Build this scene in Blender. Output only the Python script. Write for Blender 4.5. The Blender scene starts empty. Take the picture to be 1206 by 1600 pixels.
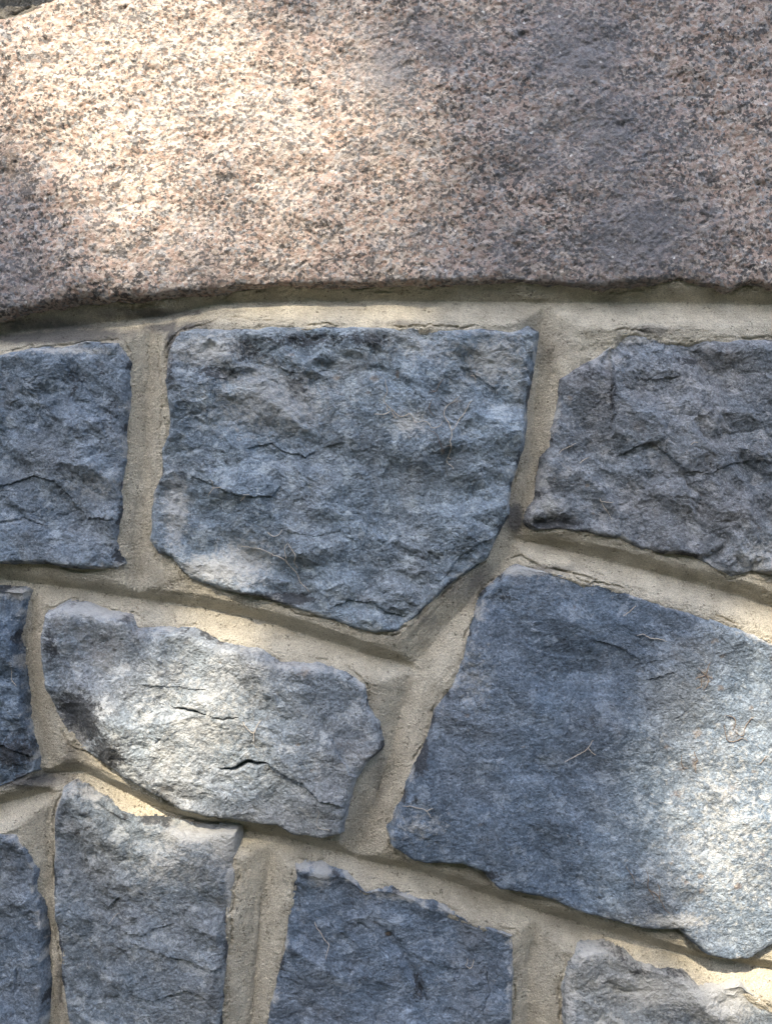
import bpy, math, random
import numpy as np
from mathutils import Vector

random.seed(7)
RNG = np.random.default_rng(11)
scene = bpy.context.scene
COL = scene.collection
f32 = np.float32

# ------------------------------------------------------------------ camera, sky, sun
ZC = 1.15            # height of the picture centre above the ground (m)
DIST = 850.0         # camera to wall plane (mm)
PX = 0.625           # millimetres on the wall plane per photograph pixel
cam_data = bpy.data.cameras.new('camera')
cam = bpy.data.objects.new('camera', cam_data)
COL.objects.link(cam)
cam.location = (0.0, -DIST / 1000, ZC)
cam.rotation_euler = (math.radians(90), 0, 0)
cam_data.sensor_fit = 'VERTICAL'
cam_data.sensor_height = 24.0
cam_data.lens = 24.0 * DIST / (1600 * PX)
cam_data.clip_start = 0.02
cam_data.clip_end = 500
scene.camera = cam

SUN = Vector((-0.20, -0.62, 0.76)).normalized()
SUN_EL = math.asin(SUN.z)
SUN_ROT = math.atan2(SUN.x, SUN.y)
world = bpy.data.worlds.new('World')
scene.world = world
world.use_nodes = True
wn = world.node_tree
wn.nodes.clear()
sky = wn.nodes.new('ShaderNodeTexSky')
sky.sky_type = 'NISHITA'
sky.sun_disc = False
sky.sun_elevation = SUN_EL
sky.sun_rotation = SUN_ROT
sky.air_density = 1.0
sky.dust_density = 2.5
sky.ozone_density = 1.0
bg = wn.nodes.new('ShaderNodeBackground')
bg.inputs['Strength'].default_value = 0.15
wo = wn.nodes.new('ShaderNodeOutputWorld')
wn.links.new(sky.outputs[0], bg.inputs[0])
wn.links.new(bg.outputs[0], wo.inputs[0])

sun_data = bpy.data.lights.new('sun', 'SUN')
sun_data.energy = 3.4
sun_data.angle = math.radians(0.55)
sun_data.color = (1.0, 0.87, 0.68)
sun = bpy.data.objects.new('sun', sun_data)
COL.objects.link(sun)
sun.rotation_euler = SUN.to_track_quat('Z', 'Y').to_euler()
sun.location = (SUN * 30)

scene.view_settings.view_transform = 'Standard'
scene.view_settings.look = 'None'
scene.view_settings.exposure = 2.1
scene.view_settings.gamma = 1.0
scene.view_settings.use_curve_mapping = False

# ------------------------------------------------------------------ numpy noise
def smooth(a, b, x):
    t = np.clip((x - a) / (b - a), 0, 1)
    return t * t * (3 - 2 * t)

_tabs = {}
def _tab(seed):
    if seed not in _tabs:
        r = np.random.default_rng(seed + 1000)
        p = r.permutation(256).astype(np.int32)
        a = r.random(256) * 2 * np.pi
        _tabs[seed] = (np.concatenate([p, p]), np.cos(a).astype(f32), np.sin(a).astype(f32))
    return _tabs[seed]

def perlin(x, y, seed=0):
    p, gx, gy = _tab(seed)
    x = x.astype(f32); y = y.astype(f32)
    xi = np.floor(x); yi = np.floor(y)
    xf = x - xi; yf = y - yi
    X = xi.astype(np.int32) & 255; Y = yi.astype(np.int32) & 255
    X1 = (X + 1) & 255; Y1 = (Y + 1) & 255
    u = xf * xf * xf * (xf * (xf * 6 - 15) + 10)
    v = yf * yf * yf * (yf * (yf * 6 - 15) + 10)
    a = p[p[X] + Y]; b = p[p[X1] + Y]; c = p[p[X] + Y1]; d = p[p[X1] + Y1]
    n00 = gx[a] * xf + gy[a] * yf
    n10 = gx[b] * (xf - 1) + gy[b] * yf
    n01 = gx[c] * xf + gy[c] * (yf - 1)
    n11 = gx[d] * (xf - 1) + gy[d] * (yf - 1)
    t0 = n00 + u * (n10 - n00); t1 = n01 + u * (n11 - n01)
    return (t0 + v * (t1 - t0)) * 1.5

def fbm(x, y, octv=4, seed=0, gain=0.5, lac=2.03):
    s = np.zeros_like(x, dtype=f32); a = 1.0
    for i in range(octv):
        s += a * perlin(x + 17.3 * i, y - 9.1 * i, seed + i)
        x = x * lac; y = y * lac; a *= gain
    return s

def ridged(x, y, octv=4, seed=0, gain=0.5):
    s = np.zeros_like(x, dtype=f32); a = 1.0
    for i in range(octv):
        s += a * (1 - 2 * np.abs(perlin(x + 31.7 * i, y + 5.9 * i, seed + i)))
        x = x * 2.07; y = y * 2.07; a *= gain
    return s

def rot(x, y, deg):
    c, s = math.cos(math.radians(deg)), math.sin(math.radians(deg))
    return x * c + y * s, -x * s + y * c

def terrace(n, k, sharp=0.65):
    t = n * k; f = np.floor(t); r = t - f
    return (f + smooth(sharp, 1.0, r) + 0.25 * r) / k

def worley(x, y, seed=0, jit=0.9):
    """distance to nearest / second nearest point, and three hash values of the nearest cell"""
    r = np.random.default_rng(seed + 77)
    T = r.random((64, 64, 5)).astype(f32)
    x = x.astype(f32); y = y.astype(f32)
    xi = np.floor(x).astype(np.int32); yi = np.floor(y).astype(np.int32)
    d1 = np.full(x.shape, 9.0, f32); d2 = d1.copy()
    hid = np.zeros(x.shape + (5,), f32)
    for dx in (-1, 0, 1):
        for dy in (-1, 0, 1):
            h = T[(xi + dx) & 63, (yi + dy) & 63]
            px = xi + dx + 0.5 + jit * (h[..., 0] - 0.5)
            py = yi + dy + 0.5 + jit * (h[..., 1] - 0.5)
            d = (px - x) ** 2 + (py - y) ** 2
            m = d < d1
            d2 = np.where(m, d1, np.minimum(d2, d))
            d1 = np.where(m, d, d1)
            hh = np.stack([px - x, py - y, h[..., 2], h[..., 3], h[..., 4]], -1)
            hid = np.where(m[..., None], hh, hid)
    return np.sqrt(d1), np.sqrt(d2), hid

def facet(x, y, seed=0):
    """planar facets: heights at the corners of a jittered triangle lattice, joined by flat triangles"""
    T = np.random.default_rng(seed + 500).random((64, 64)).astype(f32) * 2 - 1
    k = (x + y) * 0.36602540; xs = x + k; ys = y + k
    i = np.floor(xs); j = np.floor(ys); a = (xs - i).astype(f32); b = (ys - j).astype(f32)
    i = i.astype(np.int32) & 63; j = j.astype(np.int32) & 63; i1 = (i + 1) & 63; j1 = (j + 1) & 63
    h00 = T[i, j]; h11 = T[i1, j1]
    return np.where(a > b, h00 * (1 - a) + T[i1, j] * (a - b) + h11 * b, h00 * (1 - b) + T[i, j1] * (b - a) + h11 * a)

# ------------------------------------------------------------------ places on the wall
def at(px, py, h=0.0):
    """a pixel of the photograph as wall coordinates (mm right, mm up) of a point h mm proud of the wall"""
    k = PX * (DIST - h) / DIST
    return ((px - 603.0) * k, (800.0 - py) * k)

def ats(pts, h=0.0):
    return [at(x, y, h) for x, y in pts]

def sd_poly(u, v, poly):
    """signed distance to a polygon, positive inside"""
    d2 = np.full(u.shape, 1e12, f32); ins = np.zeros(u.shape, bool)
    n = len(poly)
    for i in range(n):
        ax, ay = poly[i]; bx, by = poly[(i + 1) % n]
        ex, ey = bx - ax, by - ay
        wx = u - ax; wy = v - ay
        t = np.clip((wx * ex + wy * ey) / (ex * ex + ey * ey + 1e-9), 0, 1)
        dx = wx - ex * t; dy = wy - ey * t
        d2 = np.minimum(d2, dx * dx + dy * dy)
        if ay != by:
            c = (ay > v) != (by > v)
            xs = ax + (v - ay) * ex / ey
            ins ^= c & (u < xs)
    d = np.sqrt(d2)
    return np.where(ins, d, -d)

def d_line(u, v, pts):
    """distance, side sign, arc position (0..1), overshoot flag to an open polyline"""
    best = np.full(u.shape, 1e12, f32); side = np.zeros(u.shape, f32)
    arc = np.zeros(u.shape, f32); s0 = 0.0
    L = sum(math.dist(pts[i], pts[i + 1]) for i in range(len(pts) - 1))
    for i in range(len(pts) - 1):
        ax, ay = pts[i]; bx, by = pts[i + 1]
        ex, ey = bx - ax, by - ay; l = math.hypot(ex, ey) + 1e-9
        wx = u - ax; wy = v - ay
        t = np.clip((wx * ex + wy * ey) / (l * l), 0, 1)
        dx = wx - ex * t; dy = wy - ey * t
        d = dx * dx + dy * dy
        m = d < best
        best = np.where(m, d, best)
        side = np.where(m, np.sign(ex * wy - ey * wx), side)
        arc = np.where(m, (s0 + t * l) / L, arc)
        s0 += l
    return np.sqrt(best), side, arc, L

# ------------------------------------------------------------------ mesh from a height field
def grid_mesh(name, U, V, H, keep, mat, parent, attrs=None, origin=None, sm=True):
    ny, nx = U.shape
    idx = np.arange(ny * nx).reshape(ny, nx)
    q = keep[:-1, :-1] & keep[1:, :-1] & keep[:-1, 1:] & keep[1:, 1:]
    a = idx[:-1, :-1][q]; b = idx[:-1, 1:][q]; c = idx[1:, 1:][q]; d = idx[1:, :-1][q]
    quads = np.stack([a, b, c, d], 1)
    used = np.unique(quads)
    remap = np.full(ny * nx, -1, np.int64); remap[used] = np.arange(len(used))
    quads = remap[quads].astype(np.int32)
    uu = U.ravel()[used]; vv = V.ravel()[used]; hh = H.ravel()[used]
    if origin is None:
        origin = (0.5 * (uu.min() + uu.max()), 0.5 * (vv.min() + vv.max()))
    co = np.empty((len(used), 3), f32)
    co[:, 0] = (uu - origin[0]) / 1000; co[:, 1] = -hh / 1000; co[:, 2] = (vv - origin[1]) / 1000
    me = bpy.data.meshes.new(name)
    me.vertices.add(len(used)); me.vertices.foreach_set('co', co.ravel())
    nq = len(quads)
    me.loops.add(nq * 4); me.loops.foreach_set('vertex_index', quads.ravel())
    me.polygons.add(nq)
    me.polygons.foreach_set('loop_start', np.arange(0, nq * 4, 4, dtype=np.int32))
    me.polygons.foreach_set('use_smooth', np.full(nq, sm, bool))
    me.update(calc_edges=True)
    for k, arr in (attrs or {}).items():
        at_ = me.attributes.new(k, 'FLOAT', 'POINT')
        at_.data.foreach_set('value', arr.ravel()[used].astype(f32))
    me.materials.append(mat)
    o = bpy.data.objects.new(name, me); COL.objects.link(o)
    o.location = (origin[0] / 1000, 0, origin[1] / 1000)
    o.parent = parent
    return o

# ------------------------------------------------------------------ materials
class NT:
    def __init__(s, name):
        s.m = bpy.data.materials.new(name); s.m.use_nodes = True
        s.t = s.m.node_tree; s.t.nodes.clear()
        s.out = s.t.nodes.new('ShaderNodeOutputMaterial')
        s.b = s.t.nodes.new('ShaderNodeBsdfPrincipled')
        s.t.links.new(s.b.outputs[0], s.out.inputs[0])
        s.geo = s.t.nodes.new('ShaderNodeNewGeometry')
        s.pos = s.geo.outputs['Position']
    def put(s, sock, v):
        if isinstance(v, bpy.types.NodeSocket): s.t.links.new(v, sock)
        else: sock.default_value = v
    def noise(s, scale, detail=3, rough=0.55, vec=None, dist=0.0, typ='FBM'):
        n = s.t.nodes.new('ShaderNodeTexNoise')
        s.put(n.inputs['Vector'], vec if vec is not None else s.pos)
        n.inputs['Scale'].default_value = scale; n.inputs['Detail'].default_value = detail
        n.inputs['Roughness'].default_value = rough; n.inputs['Distortion'].default_value = dist
        return n
    def vor(s, scale, feature='F1', vec=None, rand=1.0):
        n = s.t.nodes.new('ShaderNodeTexVoronoi'); n.feature = feature
        s.put(n.inputs['Vector'], vec if vec is not None else s.pos)
        n.inputs['Scale'].default_value = scale; n.inputs['Randomness'].default_value = rand
        return n
    def ramp(s, v, stops, interp='LINEAR'):
        n = s.t.nodes.new('ShaderNodeValToRGB'); n.color_ramp.interpolation = interp
        e = n.color_ramp.elements
        while len(e) < len(stops): e.new(0.5)
        for i, (p, c) in enumerate(stops):
            e[i].position = p
            e[i].color = (c, c, c, 1) if isinstance(c, (int, float)) else (*c, 1)
        s.put(n.inputs[0], v); return n.outputs[0]
    def mix(s, f, a, b, mode='MIX'):
        n = s.t.nodes.new('ShaderNodeMix'); n.data_type = 'RGBA'; n.blend_type = mode
        s.put(n.inputs[0], f)
        for i, v in ((6, a), (7, b)):
            s.put(n.inputs[i], (*v, 1) if isinstance(v, tuple) and len(v) == 3 else v)
        return n.outputs[2]
    def math(s, op, a, b=0.0, clamp=False):
        n = s.t.nodes.new('ShaderNodeMath'); n.operation = op; n.use_clamp = clamp
        s.put(n.inputs[0], a); s.put(n.inputs[1], b); return n.outputs[0]
    def attr(s, name):
        n = s.t.nodes.new('ShaderNodeAttribute'); n.attribute_name = name
        return n.outputs['Fac']
    def scaled(s, vec3, vec=None):
        n = s.t.nodes.new('ShaderNodeMapping'); n.inputs['Scale'].default_value = vec3
        s.put(n.inputs['Vector'], vec if vec is not None else s.pos); return n.outputs[0]
    def warp(s, scale, amt):
        n = s.noise(scale, 2)
        a = s.t.nodes.new('ShaderNodeVectorMath'); a.operation = 'SCALE'
        s.t.links.new(n.outputs['Color'], a.inputs[0]); a.inputs['Scale'].default_value = amt
        b = s.t.nodes.new('ShaderNodeVectorMath'); b.operation = 'ADD'
        s.t.links.new(a.outputs[0], b.inputs[0]); s.put(b.inputs[1], s.pos)
        return b.outputs[0]
    def bump(s, hgt, dist, strength=1.0, prev=None):
        n = s.t.nodes.new('ShaderNodeBump'); n.inputs['Distance'].default_value = dist
        n.inputs['Strength'].default_value = strength
        s.put(n.inputs['Height'], hgt)
        if prev is not None: s.t.links.new(prev, n.inputs['Normal'])
        return n.outputs[0]
    def done(s, col, rough=0.85, normal=None, spec=0.3):
        s.put(s.b.inputs['Base Color'], (*col, 1) if isinstance(col, tuple) and len(col) == 3 else col)
        s.put(s.b.inputs['Roughness'], rough)
        s.b.inputs['Specular IOR Level'].default_value = spec
        if normal is not None: s.t.links.new(normal, s.b.inputs['Normal'])
        return s.m

def mat_bluestone():
    s = NT('blue_grey_split_stone')
    info = s.t.nodes.new('ShaderNodeObjectInfo')
    w = s.warp(40, 0.01)
    n1 = s.noise(9, 4, 0.6).outputs[0]
    n2 = s.noise(70, 5, 0.65, w).outputs[0]
    n3 = s.noise(420, 3, 0.6).outputs[0]
    streak = s.noise(1, 4, 0.6, s.scaled((60, 60, 260), w)).outputs[0]
    base = s.ramp(n2, [(0.28, (0.085, 0.107, 0.128)), (0.5, (0.150, 0.178, 0.203)), (0.74, (0.25, 0.277, 0.297))])
    tone = s.noise(13, 5, 0.6, s.warp(20, 0.02)).outputs[0]
    base = s.mix(1.0, base, s.ramp(tone, [(0.3, 0.74), (0.48, 0.98), (0.68, 1.25)]), 'MULTIPLY')
    base = s.mix(s.ramp(n1, [(0.45, 0.0), (0.68, 0.5)]), base, (0.22, 0.215, 0.207))
    base = s.mix(s.ramp(streak, [(0.5, 0.0), (0.72, 0.5)]), base, (0.07, 0.082, 0.095))
    base = s.mix(1.0, base, s.ramp(n3, [(0.3, 0.66), (0.5, 1.0), (0.72, 1.48)]), 'MULTIPLY')
    fl = s.vor(330, vec=w)
    fleck = s.math('MULTIPLY', s.ramp(fl.outputs['Distance'], [(0.14, 1.0), (0.3, 0.0)]),
                   s.ramp(s.noise(130, 2).outputs[0], [(0.52, 0.0), (0.62, 1.0)]))
    base = s.mix(s.math('MULTIPLY', fleck, 0.4), base, (0.42, 0.45, 0.47))
    bl = s.math('ADD', s.math('MULTIPLY', s.noise(48, 5, 0.65, w).outputs[0], 0.7), s.math('MULTIPLY', s.noise(190, 4, 0.7).outputs[0], 0.3))
    base = s.mix(s.ramp(bl, [(0.545, 0.0), (0.575, 0.42), (0.68, 0.6)]), base, (0.38, 0.40, 0.405))
    blk = s.ramp(s.noise(150, 5, 0.75, w).outputs[0], [(0.585, 0.0), (0.63, 0.7)])
    base = s.mix(blk, base, (0.05, 0.055, 0.058))
    brn = s.ramp(s.noise(17, 5, 0.7, w).outputs[0], [(0.57, 0.0), (0.68, 0.28)])
    base = s.mix(brn, base, (0.205, 0.18, 0.15))
    base = s.mix(1.0, base, info.outputs['Color'], 'MULTIPLY')
    # masks: black lichen and painted shade, lime smears and painted sunlight, brown root stains
    sp = s.noise(260, 4, 0.75, w).outputs[0]
    dark = s.ramp(s.math('ADD', s.math('MULTIPLY', s.attr('dark'), 0.62), s.math('MULTIPLY', sp, 0.8)), [(0.57, 0.0), (0.68, 1.0)])
    base = s.mix(s.math('MULTIPLY', dark, 0.85), base, (0.032, 0.034, 0.038))
    lp = s.noise(170, 5, 0.8, w).outputs[0]
    lime = s.ramp(s.math('ADD', s.math('MULTIPLY', s.attr('smear_sun'), 0.6), s.math('MULTIPLY', lp, 0.8)), [(0.48, 0.0), (0.66, 1.0)])
    base = s.mix(s.math('MULTIPLY', lime, 0.8), base, (0.47, 0.47, 0.45))
    rp = s.noise(330, 4, 0.7).outputs[0]
    rust = s.ramp(s.math('ADD', s.math('MULTIPLY', s.attr('stain'), 0.6), s.math('MULTIPLY', rp, 0.8)), [(0.66, 0.0), (0.88, 1.0)])
    base = s.mix(s.math('MULTIPLY', rust, 0.5), base, s.mix(s.ramp(s.noise(160, 2).outputs[0], [(0.4, 0.0), (0.6, 1.0)]), (0.13, 0.08, 0.05), (0.33, 0.255, 0.17)))
    b1 = s.bump(s.noise(240, 4, 0.72, w).outputs[0], 0.0042, 0.9)
    b2 = s.bump(s.noise(900, 2, 0.6).outputs[0], 0.0006, 0.8, b1)
    return s.done(base, s.ramp(n3, [(0.3, 0.85), (0.7, 0.6)]), b2, 0.35)

def mat_granite():
    s = NT('pink_grey_granite')
    w = s.warp(160, 0.0035)
    w2 = s.warp(330, 0.004)
    big = s.noise(14, 3).outputs[0]
    v1 = s.vor(290, vec=w).outputs['Color']
    sep = s.t.nodes.new('ShaderNodeSeparateColor'); s.t.links.new(v1, sep.inputs[0])
    feld = s.mix(s.ramp(sep.outputs[1], [(0.25, 0.0), (0.75, 1.0)]), (0.36, 0.265, 0.215), (0.53, 0.46, 0.40))
    feld = s.mix(s.ramp(s.noise(70, 3).outputs[0], [(0.48, 0.0), (0.7, 0.6)]), feld, (0.39, 0.27, 0.215))
    quartz = s.mix(sep.outputs[2], (0.19, 0.185, 0.185), (0.40, 0.385, 0.37))
    col = s.mix(s.ramp(s.math('ADD', sep.outputs[0], s.math('MULTIPLY', s.math('SUBTRACT', s.noise(38, 3).outputs[0], 0.5), 0.9)), [(0.66, 0.0), (0.86, 1.0)]), feld, quartz)
    # biotite: dark ragged flecks gathered in loose clusters
    v2 = s.vor(390, vec=w2); sep2 = s.t.nodes.new('ShaderNodeSeparateColor'); s.t.links.new(v2.outputs['Color'], sep2.inputs[0])
    cl = s.math('ADD', s.noise(60, 3, 0.6).outputs[0], s.math('MULTIPLY', s.attr('dark'), 0.13))
    bio = s.ramp(s.math('ADD', sep2.outputs[0], s.math('MULTIPLY', s.math('SUBTRACT', cl, 0.5), 1.7)), [(0.71, 0.0), (0.80, 1.0)])
    fine = s.ramp(s.noise(480, 4, 0.75, w2).outputs[0], [(0.54, 0.0), (0.62, 1.0)])
    col = s.mix(s.math('MULTIPLY', bio, 0.85), col, (0.06, 0.058, 0.058))
    col = s.mix(s.math('MULTIPLY', fine, s.ramp(cl, [(0.35, 0.2), (0.65, 0.8)])), col, (0.10, 0.095, 0.092))
    dark_mix = s.ramp(s.math('ADD', s.math('MULTIPLY', s.attr('dark'), 0.7), s.math('MULTIPLY', s.noise(45, 5, 0.7).outputs[0], 0.7)), [(0.47, 0.0), (0.88, 0.78)])  # darker, greyer cloud over the marked patches
    col = s.mix(dark_mix, col, (0.155, 0.158, 0.172))
    fl = s.ramp(s.vor(60, vec=w2).outputs['Distance'], [(0.055, 1.0), (0.10, 0.0)])
    col = s.mix(s.math('MULTIPLY', fl, 0.8), col, (0.8, 0.79, 0.76))
    col = s.mix(s.ramp(big, [(0.45, 0.0), (0.7, 0.3)]), col, (0.28, 0.26, 0.25))
    iron = s.ramp(s.math('ADD', s.math('MULTIPLY', s.attr('stain'), 0.6), s.math('MULTIPLY', s.noise(110, 4, .65).outputs[0], 0.6)), [(0.55, 0.0), (0.8, 1.0)])
    col = s.mix(s.math('MULTIPLY', iron, 0.6), col, (0.30, 0.20, 0.11))
    b1 = s.bump(s.noise(330, 4, 0.75, w).outputs[0], 0.002, 0.9)
    b2 = s.bump(s.noise(800, 3, 0.6).outputs[0], 0.001, 0.8, b1)
    return s.done(col, s.ramp(sep.outputs[0], [(0.2, 0.8), (0.8, 0.55)]), b2, 0.4)

def mat_mortar():
    s = NT('buff_sand_mortar')
    n1 = s.noise(7, 4, 0.6).outputs[0]
    n2 = s.noise(60, 5, 0.6).outputs[0]
    n3 = s.noise(900, 3, 0.65).outputs[0]
    col = s.ramp(n2, [(0.3, (0.48, 0.435, 0.34)), (0.5, (0.61, 0.555, 0.44)), (0.7, (0.70, 0.645, 0.52))])
    col = s.mix(s.ramp(n1, [(0.45, 0.0), (0.7, 0.55)]), col, (0.39, 0.365, 0.30))
    col = s.mix(1.0, col, s.ramp(n3, [(0.28, 0.58), (0.5, 1.0), (0.72, 1.35)]), 'MULTIPLY')
    g = s.vor(330, vec=s.warp(300, 0.002)); grain = s.math('MULTIPLY', s.ramp(g.outputs['Distance'], [(0.2, 1.0), (0.4, 0.0)]),
                                  s.ramp(s.noise(110, 3).outputs[0], [(0.52, 0.0), (0.66, 1.0)]))
    col = s.mix(s.math('MULTIPLY', grain, 0.6), col, (0.11, 0.09, 0.065))
    g2 = s.vor(410, vec=s.scaled((1, 1, 1.3)))
    col = s.mix(s.math('MULTIPLY', s.ramp(g2.outputs['Distance'], [(0.12, 1.0), (0.26, 0.0)]), s.ramp(s.noise(260, 2).outputs[0], [(0.52, 0.0), (0.62, 0.6)])), col, (0.66, 0.62, 0.52))
    damp = s.noise(16, 5, 0.65, s.warp(30, 0.015)).outputs[0]
    col = s.mix(s.ramp(damp, [(0.50, 0.0), (0.68, 0.42)]), col, (0.29, 0.265, 0.215))
    dark_mix = s.ramp(s.math('ADD', s.math('MULTIPLY', s.attr('dark'), 0.7), s.math('MULTIPLY', s.noise(80, 5, .65).outputs[0], 0.6)), [(0.4, 0.0), (0.75, 1.0)])
    col = s.mix(s.math('MULTIPLY', dark_mix, 0.85), col, (0.125, 0.125, 0.128))
    b1 = s.bump(s.noise(430, 4, 0.72).outputs[0], 0.004, 1.0)
    b2 = s.bump(s.math('SUBTRACT', 1.0, grain), 0.0015, 0.9, b1)
    return s.done(col, 0.93, b2, 0.15)

def mat_plain(name, c1, c2, scale, rough=0.8, bump=0.0):
    s = NT(name)
    n = s.noise(scale, 4, 0.6).outputs[0]
    col = s.ramp(n, [(0.3, c1), (0.7, c2)])
    nb = s.bump(s.noise(scale * 3, 4, 0.6).outputs[0], bump, 0.7) if bump else None
    return s.done(col, rough, nb, 0.25)

M_BLUE, M_GRAN, M_MORT = mat_bluestone(), mat_granite(), mat_mortar()
M_ROOT = mat_plain('dry_rootlet_bark', (0.36, 0.31, 0.25), (0.56, 0.51, 0.43), 300)
M_ROOTD = mat_plain('brown_rootlet_bark', (0.10, 0.08, 0.065), (0.25, 0.20, 0.155), 300)
M_GRASS = mat_plain('lawn_ground', (0.035, 0.045, 0.018), (0.07, 0.075, 0.035), 3.0, 0.95, 0.02)
M_PAVE = mat_plain('bark_mulch', (0.03, 0.022, 0.015), (0.09, 0.065, 0.045), 40, 0.95, 0.01)
M_BARK = mat_plain('tree_bark', (0.07, 0.055, 0.04), (0.16, 0.13, 0.10), 12, 0.95, 0.03)
M_LEAF = mat_plain('green_leaf', (0.045, 0.085, 0.025), (0.09, 0.14, 0.045), 4, 0.6)

# ------------------------------------------------------------------ the stones, traced from the wall
S = {}   # name -> dict
def stone(key, pts, **kw):
    kw['pts'] = pts; S[key] = kw

stone('granite', [(-190, 92), (-90, 62), (0, 27), (14, 24), (34, 19), (44, 14), (58, 6), (75, -1), (190, -36), (420, -62),
    (800, -70), (1250, -62), (1560, -50), (1590, 60), (1585, 300), (1560, 452), (1400, 455), (1300, 448), (1206, 447), (1173, 439),
    (1143, 450), (1103, 441), (1063, 432), (1028, 440), (948, 446), (883, 441), (803, 435), (768, 438), (668, 441), (603, 440),
    (525, 443), (450, 441), (380, 443), (345, 449), (280, 456), (240, 464), (165, 469), (115, 473), (50, 483), (0, 494), (-90, 512),
    (-185, 528), (-215, 400), (-220, 200)], kind='granite', proud=13)
stone('B', [(-165, 562), (-80, 560), (0, 556), (46, 545), (100, 543), (137, 535), (187, 536), (195, 550), (203, 567), (202, 629), (195, 687),
    (196, 720), (189, 762), (190, 795), (182, 845), (195, 880), (182, 888), (124, 888), (62, 880), (0, 881), (-90, 872), (-160, 868), (-172, 700)],
    rough=0.9, proud=11, tint=(1.02, 1.09, 1.17))
stone('C', [(282, 519), (267, 540), (264, 554), (260, 596), (265, 640), (265, 679), (253, 704), (254, 741), (240, 774), (235, 845), (249, 865),
    (269, 870), (282, 888), (298, 903), (340, 918), (400, 931), (425, 937), (455, 948), (483, 957), (524, 970), (557, 982), (586, 990), (620, 986),
    (645, 966), (668, 945), (690, 924), (707, 908), (735, 888), (761, 870), (777, 834), (794, 804), (796, 764), (808, 721), (817, 696),
    (821, 638), (827, 597), (835, 547), (839, 520), (827, 511), (815, 517), (794, 519), (752, 515), (690, 517), (620, 513), (578, 513),
    (545, 511), (483, 513), (425, 511), (400, 515), (365, 515), (332, 515), (307, 515)], rough=0.95, proud=12, tint=(1.27, 1.34, 1.39))
stone('D', [(992, 519), (967, 522), (957, 540), (928, 562), (897, 578), (877, 594), (874, 638), (865, 671), (863, 699), (852, 717), (847, 749),
    (844, 777), (831, 802), (826, 815), (840, 826), (886, 826), (935, 836), (967, 841), (1006, 857), (1045, 864), (1084, 868), (1116, 886),
    (1144, 900), (1172, 891), (1206, 897), (1300, 925), (1425, 960), (1440, 800), (1430, 560), (1330, 540), (1206, 532), (1161, 531), (1137, 534),
    (1098, 531), (1048, 534), (1010, 528)], rough=1.0, proud=11, tint=(1.2, 1.15, 1.13))
stone('E', [(75, 956), (103, 945), (134, 950), (170, 960), (206, 965), (218, 981), (267, 981), (303, 983), (350, 1004), (411, 1014), (437, 1033),
    (494, 1037), (540, 1050), (571, 1071), (576, 1102), (591, 1132), (596, 1168), (576, 1189), (555, 1220), (545, 1261), (535, 1302), (499, 1309),
    (458, 1303), (432, 1288), (380, 1284), (334, 1274), (288, 1266), (242, 1240), (195, 1215), (154, 1187), (118, 1161), (93, 1122), (74, 1076),
    (67, 1030), (69, 994)], rough=0.6, proud=22, tint=(1.5, 1.47, 1.44))
stone('F', [(-155, 905), (-80, 915), (0, 922), (36, 927), (33, 963), (26, 994), (31, 1040), (36, 1081), (39, 1127), (51, 1174), (54, 1204), (31, 1215),
    (0, 1228), (-80, 1240), (-150, 1235), (-165, 1060)], rough=0.9, proud=9, tint=(0.75, 0.85, 0.97))
stone('G', [(-145, 1290), (-60, 1298), (0, 1303), (26, 1306), (41, 1334), (54, 1365), (51, 1395), (62, 1431), (64, 1488), (69, 1550), (66, 1600),
    (55, 1680), (-40, 1690), (-140, 1680), (-155, 1480)], rough=0.8, proud=9, tint=(0.92, 0.98, 1.06))
stone('H', [(98, 1238), (112, 1231), (129, 1238), (154, 1253), (185, 1275), (216, 1285), (278, 1293), (308, 1303), (329, 1300), (370, 1299), (368, 1354), (360, 1406),
    (355, 1442), (355, 1488), (350, 1534), (347, 1600), (335, 1700), (230, 1708), (120, 1695), (108, 1600), (98, 1529), (95, 1488), (86, 1431),
    (85, 1354), (86, 1277)], rough=0.75, proud=10.5, tint=(1.2, 1.19, 1.17))
stone('I', [(463, 1354), (494, 1359), (540, 1370), (571, 1394), (611, 1393), (642, 1403), (684, 1416), (736, 1442), (777, 1455), (800, 1463),
    (801, 1509), (798, 1600), (790, 1715), (600, 1722), (410, 1712), (419, 1600), (432, 1534), (445, 1488), (452, 1426), (458, 1395)],
    rough=0.55, proud=9.5, tint=(0.88, 0.96, 1.08))
stone('J', [(788, 903), (808, 888), (860, 895), (912, 911), (964, 924), (1026, 942), (1068, 955), (1120, 970), (1166, 989), (1206, 1004), (1300, 1040),
    (1405, 1070), (1420, 1200), (1400, 1420), (1300, 1455), (1206, 1472), (1167, 1497), (1130, 1495), (1099, 1489), (1078, 1469), (1058, 1449),
    (1011, 1449), (964, 1438), (912, 1425), (871, 1409), (824, 1395), (777, 1386), (756, 1362), (720, 1348), (673, 1349), (647, 1344), (611, 1318),
    (606, 1297), (629, 1246), (642, 1209), (668, 1152), (679, 1111), (705, 1074), (720, 1038), (736, 991), (749, 960), (758, 932)],
    rough=0.36, proud=11.5, tint=(0.86, 0.95, 1.07))
stone('K', [(886, 1504), (902, 1481), (954, 1486), (974, 1497), (995, 1509), (1026, 1520), (1068, 1527), (1089, 1541), (1130, 1546), (1156, 1541),
    (1182, 1561), (1206, 1582), (1300, 1600), (1400, 1610), (1405, 1720), (1150, 1735), (878, 1725), (881, 1600), (878, 1541)],
    rough=0.6, proud=7.5, tint=(1.3, 1.24, 1.17))

INFRAME = list(S)
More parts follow.
